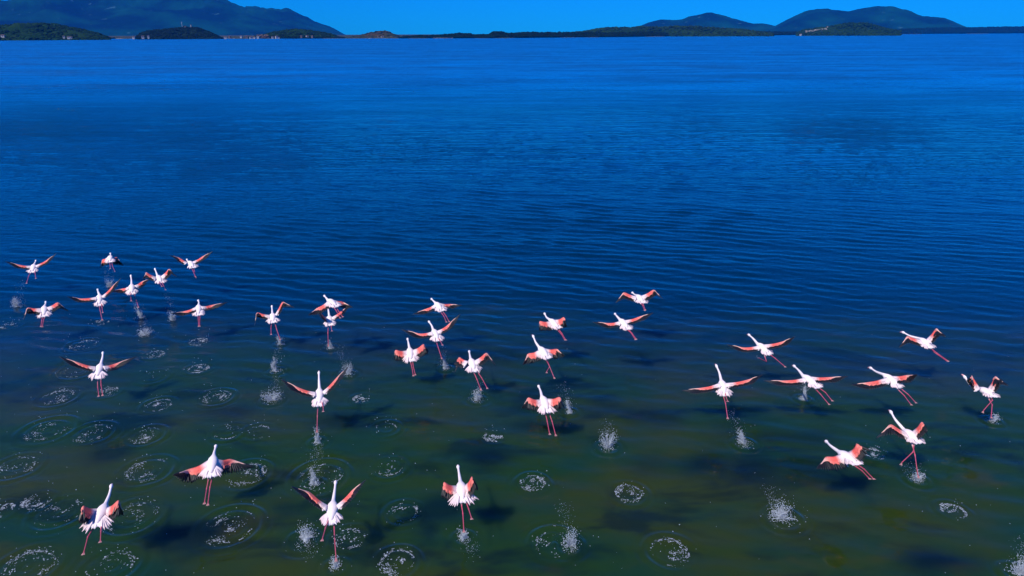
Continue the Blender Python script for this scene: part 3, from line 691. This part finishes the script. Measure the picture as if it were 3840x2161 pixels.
Z5 = (0, 900, 4.027); Z6 = (360, 900, 4.027); Z7 = (840, 1060, 3.452); Z8 = (1400, 1060, 3.452); A1 = (1920, 1060, 2.5)
A2 = (2500, 1160, 2.789); A3 = (3140, 1180, 2.071); A4 = (180, 1280, 2.788); A5 = (200, 1640, 2.783); A6 = (960, 1340, 3.452)
A7 = (960, 1700, 3.145); A8 = (1560, 1680, 3.014); B1 = (2980, 1580, 3.452)
BIRDS = [
 dict(z=Z5, head=(545,310), nb=(515,375), tail=(488,480), lw=[(290,375),(80,325)], rw=[(700,310),(855,200)], legs=[[(435,540),(405,640)],[(530,500),(540,570)]], short='flamingo farthest left in the far row',
      label='flamingo with long shallow spread wings, farthest left of the far row'),
 dict(z=Z6, head=(217,200), nb=(217,245), tail=(212,328), lw=[(95,295),(68,420)], rw=[(320,262),(410,390)], legs=[[(213,380),(215,425)],[(250,400),(280,465)]], wp=50, short='small flamingo with drooping wings',
      label='small far flamingo seen from behind with both wings drooping in an arch'),
 dict(z=Z6, head=(1372,290), nb=(1405,330), tail=(1478,412), lw=[(1270,275),(1105,225)], rw=[(1600,255),(1765,170)], legs=[[(1470,480),(1495,545)],[(1490,490),(1510,560)]], short='flamingo farthest right of the far left cluster', H=1.3,
      label='flamingo gliding with wings in a wide V, top right of the left cluster'),
 dict(z=Z6, head=(887,428), nb=(930,545), tail=(990,640), lw=[(760,488),(712,588)], rw=[(1105,435),(1225,560)], legs=[[(965,655),(990,695)],[(1010,670),(1045,740)]], wp=40, short='M winged flamingo left of the V gliding one', H=1.25,
      label='flamingo with M shaped wings just below the V gliding one, left cluster'),
 dict(z=Z6, head=(525,525), nb=(538,675), tail=(545,808), lw=[(400,735),(228,775)], rw=[(690,630),(830,580)], legs=[[(525,850),(530,910)],[(600,880),(635,1000)]], short='flamingo with an upright neck in the left cluster',
      label='flamingo with straight upright neck and tilted level wings, middle of the left cluster'),
 dict(z=Z5, head=(1475,745), nb=(1500,828), tail=(1505,980), lw=[(1230,885),(1015,855)], rw=[(1680,720),(1830,570)], legs=[[(1510,1060),(1540,1190)],[(1540,1020),(1550,1085)]], short='flamingo with its right wing swept up',
      label='flamingo with its right wing swept up, touching the neighbour wing in left cluster'),
 dict(z=Z5, head=(692,932), nb=(672,1003), tail=(660,1148), lw=[(420,1020),(345,1210)], rw=[(870,940),(1045,1080)], legs=[[(630,1220),(620,1295)],[(655,1220),(642,1300)]], wp=42, short='broad M winged flamingo at the left edge', fluff=1.1,
      label='flamingo with broad coral M shaped wings and black tips near the left edge'),
 dict(z=Z6, head=(1543,908), nb=(1550,985), tail=(1550,1128), lw=[(1340,1075),(1140,1115)], rw=[(1740,985),(1995,940)], legs=[[(1545,1200),(1550,1290)],[(1568,1200),(1565,1290)]], short='level winged flamingo right of the left cluster',
      label='flamingo with nearly level wings and paired legs, right of the left cluster'),
 dict(z=Z7, head=(620,295), nb=(628,405), tail=(635,508), lw=[(430,385),(390,560)], rw=[(755,250),(920,325)], legs=[[(608,590),(610,660)],[(680,600),(720,720)]], wp=32, short='flamingo banking with a raised right wing', lwo='nn',
      label='flamingo banking with right wing high and left wing tip hanging, foot in splash'),
 dict(z=Z7, head=(1295,168), nb=(1345,228), tail=(1462,300), lw=[(1205,328),(1095,420)], rw=[(1535,245),(1665,322)], legs=[[(1450,360),(1495,445)],[(1490,380),(1530,435)]], wp=45, H=1.95, short='upper flamingo of the overlapping pair',
      label='upper flamingo of the overlapping pair, flying left with wings bowed down'),
 dict(z=Z7, head=(1340,305), nb=(1363,438), tail=(1370,545), lw=[(1262,400),(1205,348)], rw=[(1530,358),(1620,305)], legs=[[(1345,650),(1350,800)],[(1390,590),(1395,620)]], wo='nn', short='lower flamingo of the overlapping pair',
      label='lower flamingo of the overlapping pair, wings raised and one leg in the water'),
 dict(z=Z8, head=(748,208), nb=(805,265), tail=(890,358), lw=[(680,340),(510,410)], rw=[(985,278),(1150,292)], legs=[[(910,430),(940,500)],[(940,430),(975,495)]], wp=35, H=1.5, short='topmost flamingo of the middle group',
      label='topmost flamingo of the middle group, neck stretched to the upper left'),
 dict(z=Z8, head=(712,495), mid=(755,555), nb=(775,612), tail=(838,740), lw=[(600,660),(362,605)], rw=[(960,550),(1130,400)], legs=[[(840,840),(880,965)],[(870,760),(890,800)]], H=1.3, short='deep red winged flamingo of the middle group',
      label='deep red winged flamingo of the middle group with a curved neck'),
 dict(z=Z8, head=(442,720), nb=(468,848), tail=(490,1005), lw=[(290,870),(262,985)], rw=[(645,795),(720,885)], legs=[[(500,1100),(515,1190)],[(520,1100),(540,1180)]], wp=60, wo='nf', short='short winged flamingo left in the middle group', fluff=1.2,
      label='flamingo with short square coral wings, lower left of the middle group'),
 dict(z=Z8, head=(1240,880), nb=(1260,990), tail=(1310,1138), lw=[(1110,960),(1050,1165)], rw=[(1460,905),(1590,1070)], legs=[[(1340,1250),(1385,1370)],[(1400,1230),(1465,1350)]], wp=40, short='M winged flamingo of the middle group', fluff=1.1,
      label='flamingo with M shaped wings and long pink legs, right in middle group'),
 dict(z=A1, head=(302,283), nb=(352,348), tail=(440,423), lw=[(260,360),(255,455)], rw=[(485,322),(510,418)], legs=[[(460,480),(490,530)],[(470,480),(500,530)]], wp=50, wo='nf', H=1.4, short='upper flamingo of the centre column',
      label='uppermost flamingo of the centre column, flying left with folded down wings'),
 dict(z=A1, head=(194,490), nb=(255,608), tail=(342,703), lw=[(150,665),(105,770)], rw=[(420,620),(490,690)], legs=[[(345,770),(390,880)],[(352,790),(325,835)]], wp=48, H=1.25, short='second flamingo of the centre column', NL=.6,
      label='middle flamingo of the centre column, long neck leaning left, wings bowed'),
 dict(z=A1, head=(245,962), nb=(280,1068), tail=(340,1203), lw=[(155,1075),(88,1178)], rw=[(445,1070),(500,1180)], legs=[[(330,1300),(350,1405)],[(375,1300),(405,1415)]], wp=60, wo='nf', short='lowest flamingo of the centre column', fluff=1.3,
      label='lowest flamingo of the centre column, bright red wings and fluffed white tail'),
 dict(z=A1, head=(1125,92), nb=(1170,122), tail=(1230,184), lw=[(1050,90),(970,190)], rw=[(1325,65),(1420,155)], legs=[[(1225,215),(1240,255)],[(1235,215),(1247,250)]], wp=40, H=1.6, short='upper flamingo of the right centre pair', NL=.5,
      label='upper of two flamingos right of centre, arched wings seen from behind'),
 dict(z=A1, head=(962,290), nb=(1012,348), tail=(1090,430), lw=[(900,380),(755,368)], rw=[(1190,320),(1325,283)], legs=[[(1115,470),(1150,525)],[(1125,475),(1158,522)]], H=1.7, short='lower flamingo of the right centre pair', wp=28,
      label='lower of two flamingos right of centre, gliding with wings spread flat'),
 dict(z=A2, head=(850,260), nb=(950,362), tail=(1075,463), lw=[(800,400),(625,365)], rw=[(1200,340),(1345,285)], legs=[[(1045,550),(965,510)],[(1130,510),(1225,590)]], wp=30, short='striding flamingo with a crooked leg', H=1.25,
      label='striding flamingo with one leg bent sharply and the other stretched out'),
 dict(z=A2, head=(512,575), mid=(550,660), nb=(570,745), tail=(610,893), lw=[(370,820),(150,850)], rw=[(850,735),(1000,685)], legs=[[(615,980),(635,1120)],[(625,930),(635,955)]], wp=32, short='flamingo trailing a long splash',
      label='flamingo with upright curved neck trailing a long slanted splash from one foot'),
 dict(z=A2, head=(1322,585), nb=(1425,695), tail=(1590,808), lw=[(1240,745),(1010,745)], rw=[(1700,710),(1900,700)], legs=[[(1610,890),(1685,980)],[(1660,870),(1720,945)]], wp=32, H=1.3, short='flamingo between the splash trailing one and the right group', LB=.5,
      label='flamingo flying left with flat wings, beside and right of the splash trailing one'),
 dict(z=A3, head=(248,408), nb=(360,467), tail=(490,558), lw=[(230,525),(110,545)], rw=[(530,470),(620,468)], legs=[[(520,630),(565,690)],[(550,620),(600,675)]], wp=38, H=1.3, short='level flying flamingo of the right group',
      label='level flying flamingo in the right group, left wing spread low and wide'),
 dict(z=A3, head=(498,132), mid=(560,165), nb=(640,188), tail=(722,253), lw=[(545,165),(480,255)], rw=[(765,105),(840,170)], legs=[[(785,315),(845,357)],[(775,300),(850,353)]], wp=42, H=1.35, lwo='nn', short='topmost flamingo on the right',
      label='topmost flamingo on the right, its left wing crossing in front of the neck'),
 dict(z=A3, head=(978,465), mid=(1035,555), nb=(1110,575), tail=(1212,632), lwflip=True, lw=[(1045,472),(1045,530)], rw=[(1222,477),(1325,550)], legs=[[(1203,700),(1195,788)],[(1205,665),(1135,745)]], wp=40, short='flamingo farthest right', wo='nn',
      label='running flamingo at the right edge with sharply curved neck and raised wings'),
 dict(z=A3, head=(408,742), mid=(447,812), nb=(520,898), tail=(632,990), lw=[(415,850),(300,960)], rw=[(655,830),(708,955)], legs=[[(603,1090),(625,1245)],[(590,1065),(502,1148)]], wp=45, short='running flamingo with a lifted leg', lwo='nn', rwo='nf',
      label='running flamingo with pale and red wings, one leg lifted crooked above water'),
 dict(z=B1, head=(398,250), mid=(460,315), nb=(575,398), tail=(815,545), lw=[(410,455),(290,612)], rw=[(800,288),(770,318)], legs=[[(870,640),(955,730)],[(900,620),(1005,730)]], wp=62, lwo='nn', rwo='nf', rwp=75, short='low flamingo stretched to the upper left', LB=.52, H=1.15,
      label='low flying flamingo stretched diagonally with legs trailing, below the right group'),
 dict(z=A4, head=(575,110), nb=(555,237), tail=(510,378), lw=[(330,225),(115,160)], rw=[(700,235),(935,155)], legs=[[(520,480),(530,560)],[(555,460),(570,550)]], wp=28, short='wide winged flamingo alone at left', fluff=1.1,
      label='flamingo with very wide shallow V wings alone amid the left foam rings'),
 dict(z=A5, head=(1700,80), nb=(1675,192), tail=(1640,398), lw=[(1420,330),(1250,395)], rw=[(1850,225),(2100,312)], legs=[[(1600,540),(1580,670)],[(1635,520),(1615,680)]], wp=48, short='flamingo with wings bowed over its back', LB=.5, fluff=1.2, NL=.6,
      label='near flamingo with broad coral wings bowed downward and paired hanging legs'),
 dict(z=A5, head=(610,485), mid=(585,600), nb=(545,700), tail=(440,920), lw=[(312,712),(285,868)], rw=[(680,652),(738,815)], legs=[[(360,1040),(320,1195)],[(497,980),(492,1075)]], wp=65, wo='nf', short='bottom left flamingo', LB=.52, fluff=1.45, rwp=50,
      label='bottom left flamingo with bulky white back, neck curved right, purple shaded wing'),
 dict(z=A6, head=(815,178), nb=(822,405), tail=(820,618), lw=[(560,395),(318,282)], rw=[(1020,290),(1200,112)], legs=[[(795,760),(790,940)],[(870,650),(870,690)]], wp=16, short='flamingo with a straight neck and curved V wings', LB=.48,
      label='flamingo with straight upright neck and thin upswept wings, one leg dipping water'),
 dict(z=A7, head=(942,320), nb=(912,567), tail=(880,818), lw=[(640,460),(418,392)], rw=[(1130,440),(1295,312)], legs=[[(820,880),(785,1005)],[(925,960),(943,1230)]], wp=18, short='nearest flamingo with wings in a steep V', LB=.5,
      label='lowest centre flamingo with wings in a steep V and one leg in a splash'),
 dict(z=A8, head=(472,192), nb=(503,387), tail=(530,598), lw=[(318,382),(320,500)], rw=[(630,318),(655,470)], legs=[[(530,740),(540,920)],[(595,690),(625,785)]], wp=68, wo='nf', short='near flamingo with cupped wings', LB=.5, fluff=1.5,
      label='near centre flamingo with short cupped coral wings and fanned white tail'),
]
for i, b in enumerate(BIRDS): flamingo(b, i)

# ------------------------------------------------------------------ splashes and foam
def foam_mat():
    m, n, l, b = new_mat('foam_and_drops')
    at = n.new('ShaderNodeAttribute'); at.attribute_name = 'tint'
    l.new(at.outputs['Color'], b.inputs['Base Color']); b.inputs['Roughness'].default_value = 0.25
    b.inputs['IOR'].default_value = 1.33
    b.inputs['Transmission Weight'].default_value = 0.1
    return m
M_FOAM = foam_mat()
short_used = {}
def nearest_phrase(px, py):
    best = None
    for b in BIRDS:
        ox, oy, sc = b['z']; x = ox + (b['nb'][0] + b['tail'][0]) / 2 / sc; y = oy + (b['nb'][1] + b['tail'][1]) / 2 / sc
        d = math.hypot(px - x, (py - y) * 1.2)
        if best is None or d < best[0]: best = (d, px - x, py - y, b['short'])
    return best
FAR_W = lambda d: 'beside' if d < 120 else 'near'

def drops_obj(name, C, Rd, K, origin, seed):
    C = [(c[0]-origin[0], c[1]-origin[1], c[2]-origin[2]) for c in C]
    o = blobs(C, Rd, M_FOAM, name, 0.25, K, seed); o.location = origin
    o.data.polygons.foreach_set('use_smooth', [True] * len(o.data.polygons)); return o
def wc(g, lo=.35, hi=.85): v = g.uniform(lo, hi); return (v * .86, v * .94, v)

RING_LABELS = [
 'faint foam ring under the legs of the right swept winged flamingo', 'small streaky foam ring above right of the wide winged lone flamingo',
 'bright foam patch cut by the left edge, below the broad M winged flamingo', 'dark centred foam ring under the left wing of the lone wide winged flamingo',
 'oval foam ring well right of the lone wide winged flamingo', 'pale foam oval left of the two stacked splash puffs',
 'ragged flat foam line under the level winged flamingo', 'thin foam crescent under the foot of the flamingo with swept right wing',
 'foam patch at the feet of the lone wide winged flamingo', 'large double ring low left of the lone wide winged flamingo',
 'foam ring low right of the lone wide winged flamingo', 'clear double ring with bright core above the close pair of foam patches',
 'small flat foam oval right of the straight necked flamingo', 'wide dark foam ring near the left edge, under the double ring',
 'greenish ring with few flecks, right of the wide dark foam ring', 'sharp edged foam ring directly left of the close pair of patches',
 'left patch of the close pair of foam patches', 'right, denser patch of the close pair of foam patches',
 'faint ring with small core right of the leg splash plume', 'foam ring below right of the straight necked flamingo plume',
 'streaked foam patch at left edge above the cluster of foam', 'big foam ring left of the flamingo with bowed coral wings',
 'foam ring under the right wing of the flamingo with bowed coral wings', 'large thin ripple ring round the tall domed splash',
 'brightest foam cluster left of the bottom left flamingo', 'ripple ring touching the left wing of the bottom left flamingo',
 'foam patch cut by the left edge beside the brightest foam cluster', 'ring behind the right wing of the bottom left flamingo',
 'largest foam ring, low between the bottom left and the V winged flamingo', 'scattered foam round the leg of the steep V winged flamingo',
 'foam ring left of the cupped wing flamingo', 'foam ring at the bottom edge right of the steep V winged flamingo',
 'wide foam patch in the bottom left corner', 'loose foam arcs at the bottom edge under the bottom left flamingo',
 'round ripple with flecks beside the spiky low splash', 'thin ripple ring with drops right of the cupped wing flamingo',
 'lens shaped foam patch alone below the centre right', 'low wide foam ring at the bottom right of centre',
 'foam wedge at the right, below the running flamingo', 'light foam drift right of the low diagonal flamingo',
 'low foam drift above left of the lone right centre splash']
for i, (px, py, rp, nf, st) in enumerate(RINGS):
    g = np.random.default_rng(100 + i); c = on_plane(px, py); rad = (on_plane(px + rp, py) - c).length
    C = []; Rd = []; K = []
    th0 = g.uniform(0, 6.28); clumps = [(g.uniform(0, 6.28), g.uniform(.15, .8)) for _ in range(5)]
    n = int(nf * 3.6)
    for k in range(n):
        mode = g.uniform()
        if mode < .45: a = g.uniform(0, 6.28); r_ = rad * g.normal(.72, .06)
        elif mode < .85:
            ca, cr = clumps[g.integers(5)]; a = ca + g.normal(0, .35); r_ = rad * (cr + g.normal(0, .10))
        else: a = g.uniform(0, 6.28); r_ = rad * math.sqrt(g.uniform()) * .8
        r_ *= .92
        x = c.x + r_ * math.sin(a); y = c.y + r_ * math.cos(a)
        if mnoise.noise(Vector((x * 3.1, y * 3.1, i * 3.7))) < g.uniform(-.25, .22): continue
        s = float(np.exp(g.normal(math.log(.0050), .45))); s = min(s, .014)
        if g.uniform() < .35:                       # short curved streaks of foam
            for q in range(4):
                a2 = a + q * s * 1.6 / max(abs(r_), .05)
                C.append((c.x + r_ * math.sin(a2), c.y + r_ * math.cos(a2), .006)); Rd.append((s * 1.2, s * .9, s * .4)); K.append(wc(g, .22, .5))
        else:
            C.append((x, y, .006)); Rd.append((s * g.uniform(.9, 2.0), s * g.uniform(.8, 1.3), s * .5)); K.append(wc(g, .22, .65))
    for k in range(12):                              # drops still in the air above the ring
        a = g.uniform(0, 6.28); r_ = rad * g.uniform(0, 1.1); s = g.uniform(.004, .009)
        C.append((c.x + r_ * math.sin(a), c.y + r_ * math.cos(a), abs(g.normal(0, .14)) + .02)); Rd.append((s, s, s)); K.append(wc(g, .5, .85))
    o = bpy.data.objects.new('foam_ring', None); col.objects.link(o); o.location = c; o.empty_display_size = .2
    d_ = drops_obj('foam_flecks', C, Rd, K, c, i); d_.parent = o; d_.location = (0, 0, 0); d_['kind'] = 'stuff'
    tag(o, RING_LABELS[i], 'foam ring', 'rings of foam left by running feet')

SPLASH_LABELS = [
 'round splash puff near the left edge above the broad M winged flamingo', 'small splash under the small arch winged flamingo',
 'slanting little plume under the upright necked flamingo of the left cluster', 'bright low splash puff under the slanting little plume',
 'small splash puff at the left wing tip of the level winged flamingo', 'foot splash under the banking flamingo',
 'dense white splash puff below the banking flamingo', 'little splash at the foot of the lower overlapping flamingo',
 'star shaped splash behind the right wing tip of the straight necked flamingo', 'wide violet white burst left of the straight necked flamingo',
 'narrow plume at the dipped foot of the straight necked flamingo', 'tall domed splash inside the large thin ripple ring',
 'wide rough burst left of the steep V winged flamingo', 'foot splash under the steep V winged flamingo',
 'foot splash under the cupped wing flamingo', 'spiky crown splash with thrown strands, bottom centre right',
 'slim plume under the deep red winged flamingo', 'foot splash under the long legged M winged flamingo',
 'plume right of the lowest flamingo of the centre column', 'lone spiky crown splash right of the centre column',
 'long slanted splash behind the upright curved neck flamingo', 'small bell shaped plume left of the flat winged right flamingo',
 'foot splash under the running flamingo at the right edge', 'foot splash under the running flamingo with lifted leg',
 'widest burst of spray, alone at the lower right', 'burst of spray cut by the bottom right corner']
def splash(i, spec):
    px, py, hp, wp, style, trail = spec
    g = np.random.default_rng(500 + i); c = on_plane(px, py)
    ppm = FPX / (CROT.transposed() @ (c - CPOS)).z * -1
    ppm = abs(ppm); w = wp / ppm / 2; h = hp / ppm / 0.92
    C = []; Rd = []; K = []; mb = MB()
    # thrown strands and torn sheets of water
    nj = {'crown': 38, 'plume': 34, 'puff': 30, 'burst': 54}[style]
    lean = Vector((trail[0], 0, 0)) / max(abs(trail[0]) + abs(trail[1]), 60) if style == 'plume' else Vector((0, 0, 0))
    dirs = [g.uniform(0, 6.28) for _ in range(6)]
    def traj(a, out, hh, f): return c + Vector((math.cos(a) * out * f ** .8, math.sin(a) * out * f ** .8, hh * (f - .35 * f * f) * 1.5)) + lean * hh * f
    for k in range(nj):
        a = dirs[k % 6] + g.normal(0, .4); out = w * (g.uniform(.4, 1.15) if style != 'plume' else g.uniform(.1, .7))
        hh = h * float(g.beta(1.3, 2.0)) * (1.25 if style != 'burst' else 1.0)
        pts = [traj(a, out, hh, f) + Vector((g.normal(0, .008), g.normal(0, .008), g.normal(0, .006))) for f in (0, .2, .4, .6, .8, 1)]
        r0 = g.uniform(.004, .010); cl = wc(g, .4, .8)
        mb.loft([ring(p, pts[min(q+1, 5)] - pts[max(q-1, 0)], Vector((0, 0, 1)), r0 * (1 - q / 6.5) * g.uniform(.5, 1.8), r0 * (1 - q / 6.5) * .6, 5) for q, p in enumerate(pts)], [cl] * 6)
        for q in range(4):
            e = pts[-1] + Vector((g.normal(0, .03), g.normal(0, .03), g.normal(0, .04))); s = g.uniform(.003, .008)
            C.append(tuple(e)); Rd.append((s, s, s * 1.2)); K.append(wc(g, .4, .8))
        if k % 3 == 0:                               # a torn web between two strands
            a2 = a + g.uniform(.15, .5); m_ = 4; top = g.uniform(.3, .75)
            A_ = [traj(a, out, hh, f * top) for f in np.linspace(0, 1, m_)]; B_ = [traj(a2, out * g.uniform(.8, 1.1), hh * g.uniform(.5, 1), f * top) for f in np.linspace(0, 1, m_)]
            for q in range(m_ - 1):
                if g.uniform() < .3: continue
                n_ = Vector((math.cos(a), math.sin(a), .3)) * .003
                quad = [A_[q], B_[q], B_[q+1], A_[q+1]]; quad = [p.lerp((quad[0] + quad[2]) / 2, g.uniform(0, .3)) for p in quad]
                mb.add([p + n_ for p in quad] + [p - n_ for p in quad], [(0,1,2,3),(7,6,5,4),(0,4,5,1),(1,5,6,2),(2,6,7,3),(3,7,4,0)], wc(g, .3, .55))
    dens = {'crown': 620, 'plume': 900, 'puff': 1100, 'burst': 1200}[style]
    for k in range(dens):
        f = g.uniform() ** (1.8 if style != 'puff' else 1.2)
        a = dirs[g.integers(6)] + g.normal(0, .55)
        rr = {'crown': w * (.35 + .85 * f), 'plume': w * (.75 * (1 - f) + .12), 'puff': w * math.sqrt(max(0, 1 - (f * 1.1 - .25) ** 2)) * .9, 'burst': w * (.3 + .9 * f)}[style] * float(g.uniform(.03, 1.3)) ** .6
        z = h * f * g.uniform(.7, 1.25)
        p = c + Vector((math.cos(a) * rr, math.sin(a) * rr, z + .004)) + lean * z
        if mnoise.noise(p * 9.0 + Vector((i * 5.1, 0, 0))) < g.uniform(-.25, .12): continue
        s = float(np.exp(g.normal(math.log(.0030), .45)))
        C.append(tuple(p)); Rd.append((s, s, s * g.uniform(.8, 2.6))); K.append(wc(g, .38, .78))
    for k in range(120):                              # froth where it leaves the water
        a = g.uniform(0, 6.28); rr = w * abs(g.normal(0, .75)); s = g.uniform(.003, .009)
        C.append((c.x + rr * math.cos(a), c.y + rr * math.sin(a), .006)); Rd.append((s * 1.4, s, s * .5)); K.append(wc(g, .35, .7))
    if trail != (0, 0):                              # drops shaken from the foot
        e = on_plane(px + trail[0], py + trail[1])
        ez = (abs(trail[1]) / ppm) * .8 if trail[1] < 0 else .12
        end = Vector((c.x + trail[0] / ppm, c.y + .15, h + ez)) if trail[1] < 0 else Vector((e.x, e.y, .05))
        for k in range(150):
            f = g.uniform(); p = c.lerp(end, f); sp_ = .05 + .06 * g.uniform()
            s = float(np.exp(g.normal(math.log(.0030), .4)))
            C.append((p.x + g.normal(0, sp_), p.y + g.normal(0, sp_), max(.01, p.z + g.normal(0, sp_)))); Rd.append((s, s, s * 1.3)); K.append(wc(g, .35, .7))
    A = np.array(C)[:, None, :] + ICO_A[None] * np.array(Rd)[:, None, :] * (1 + g.uniform(-.25, .25, (len(C), 12, 1)))
    fs = (ICO_FA[None] + (np.arange(len(C)) * 12)[:, None, None]).reshape(-1, 3)
    o = bpy.data.objects.new('water_splash', None); col.objects.link(o); o.location = c; o.empty_display_size = .2
    tag(mb.build('water_strands', M_FOAM, o, c), kind='stuff')
    db = MB(); db.add(A.reshape(-1, 3).tolist(), fs.tolist(), [k_ for k_ in K for _ in range(12)])
    tag(db.build('spray_drops', M_FOAM, o, c), kind='stuff')
    tag(o, SPLASH_LABELS[i], 'splash', 'splashes thrown up by flamingo feet')
for i, s in enumerate(SPLASH): splash(i, s)

# stray drops and specks of foam drifting between the rings
def specks():
    g = np.random.default_rng(77); C = []; Rd = []; K = []
    for _ in range(260):
        px = g.uniform(0, 3840) ** 1; px = px if g.uniform() < .45 else px * .45; py = g.uniform(1180, 2160)
        c = on_plane(px, py); s = g.uniform(.003, .007); z = .004 if g.uniform() < .6 else g.uniform(0, .35)
        C.append((c.x, c.y, z)); Rd.append((s * 1.3, s, s * .8)); K.append(wc(g, .3, .8))
    o = blobs(C, Rd, M_FOAM, 'foam_specks', .25, K, 9); tag(o, 'tiny specks of foam and stray drops over the shallows', kind='stuff')
specks()

# ------------------------------------------------------------------ haze
def haze():
    mb = box_mb(-9500, 9500, -9500, 9500, -4.0, 560.0)
    m = bpy.data.materials.new('haze_air'); m.use_nodes = True; n, l = m.node_tree.nodes, m.node_tree.links
    n.clear(); out = n.new('ShaderNodeOutputMaterial'); v = n.new('ShaderNodeVolumePrincipled')
    v.inputs['Color'].default_value = (0.0, 0.22, 0.88, 1); v.inputs['Density'].default_value = HAZE_D
    v.inputs['Anisotropy'].default_value = -0.2
    l.new(v.outputs[0], out.inputs['Volume'])
    o = mb.build('haze', m, smooth=False); o.data.color_attributes.remove(o.data.color_attributes[0])
    tag(o, 'blue haze over the lagoon and the far mountains', kind='stuff')
HAZE_D = 0.000065
haze()
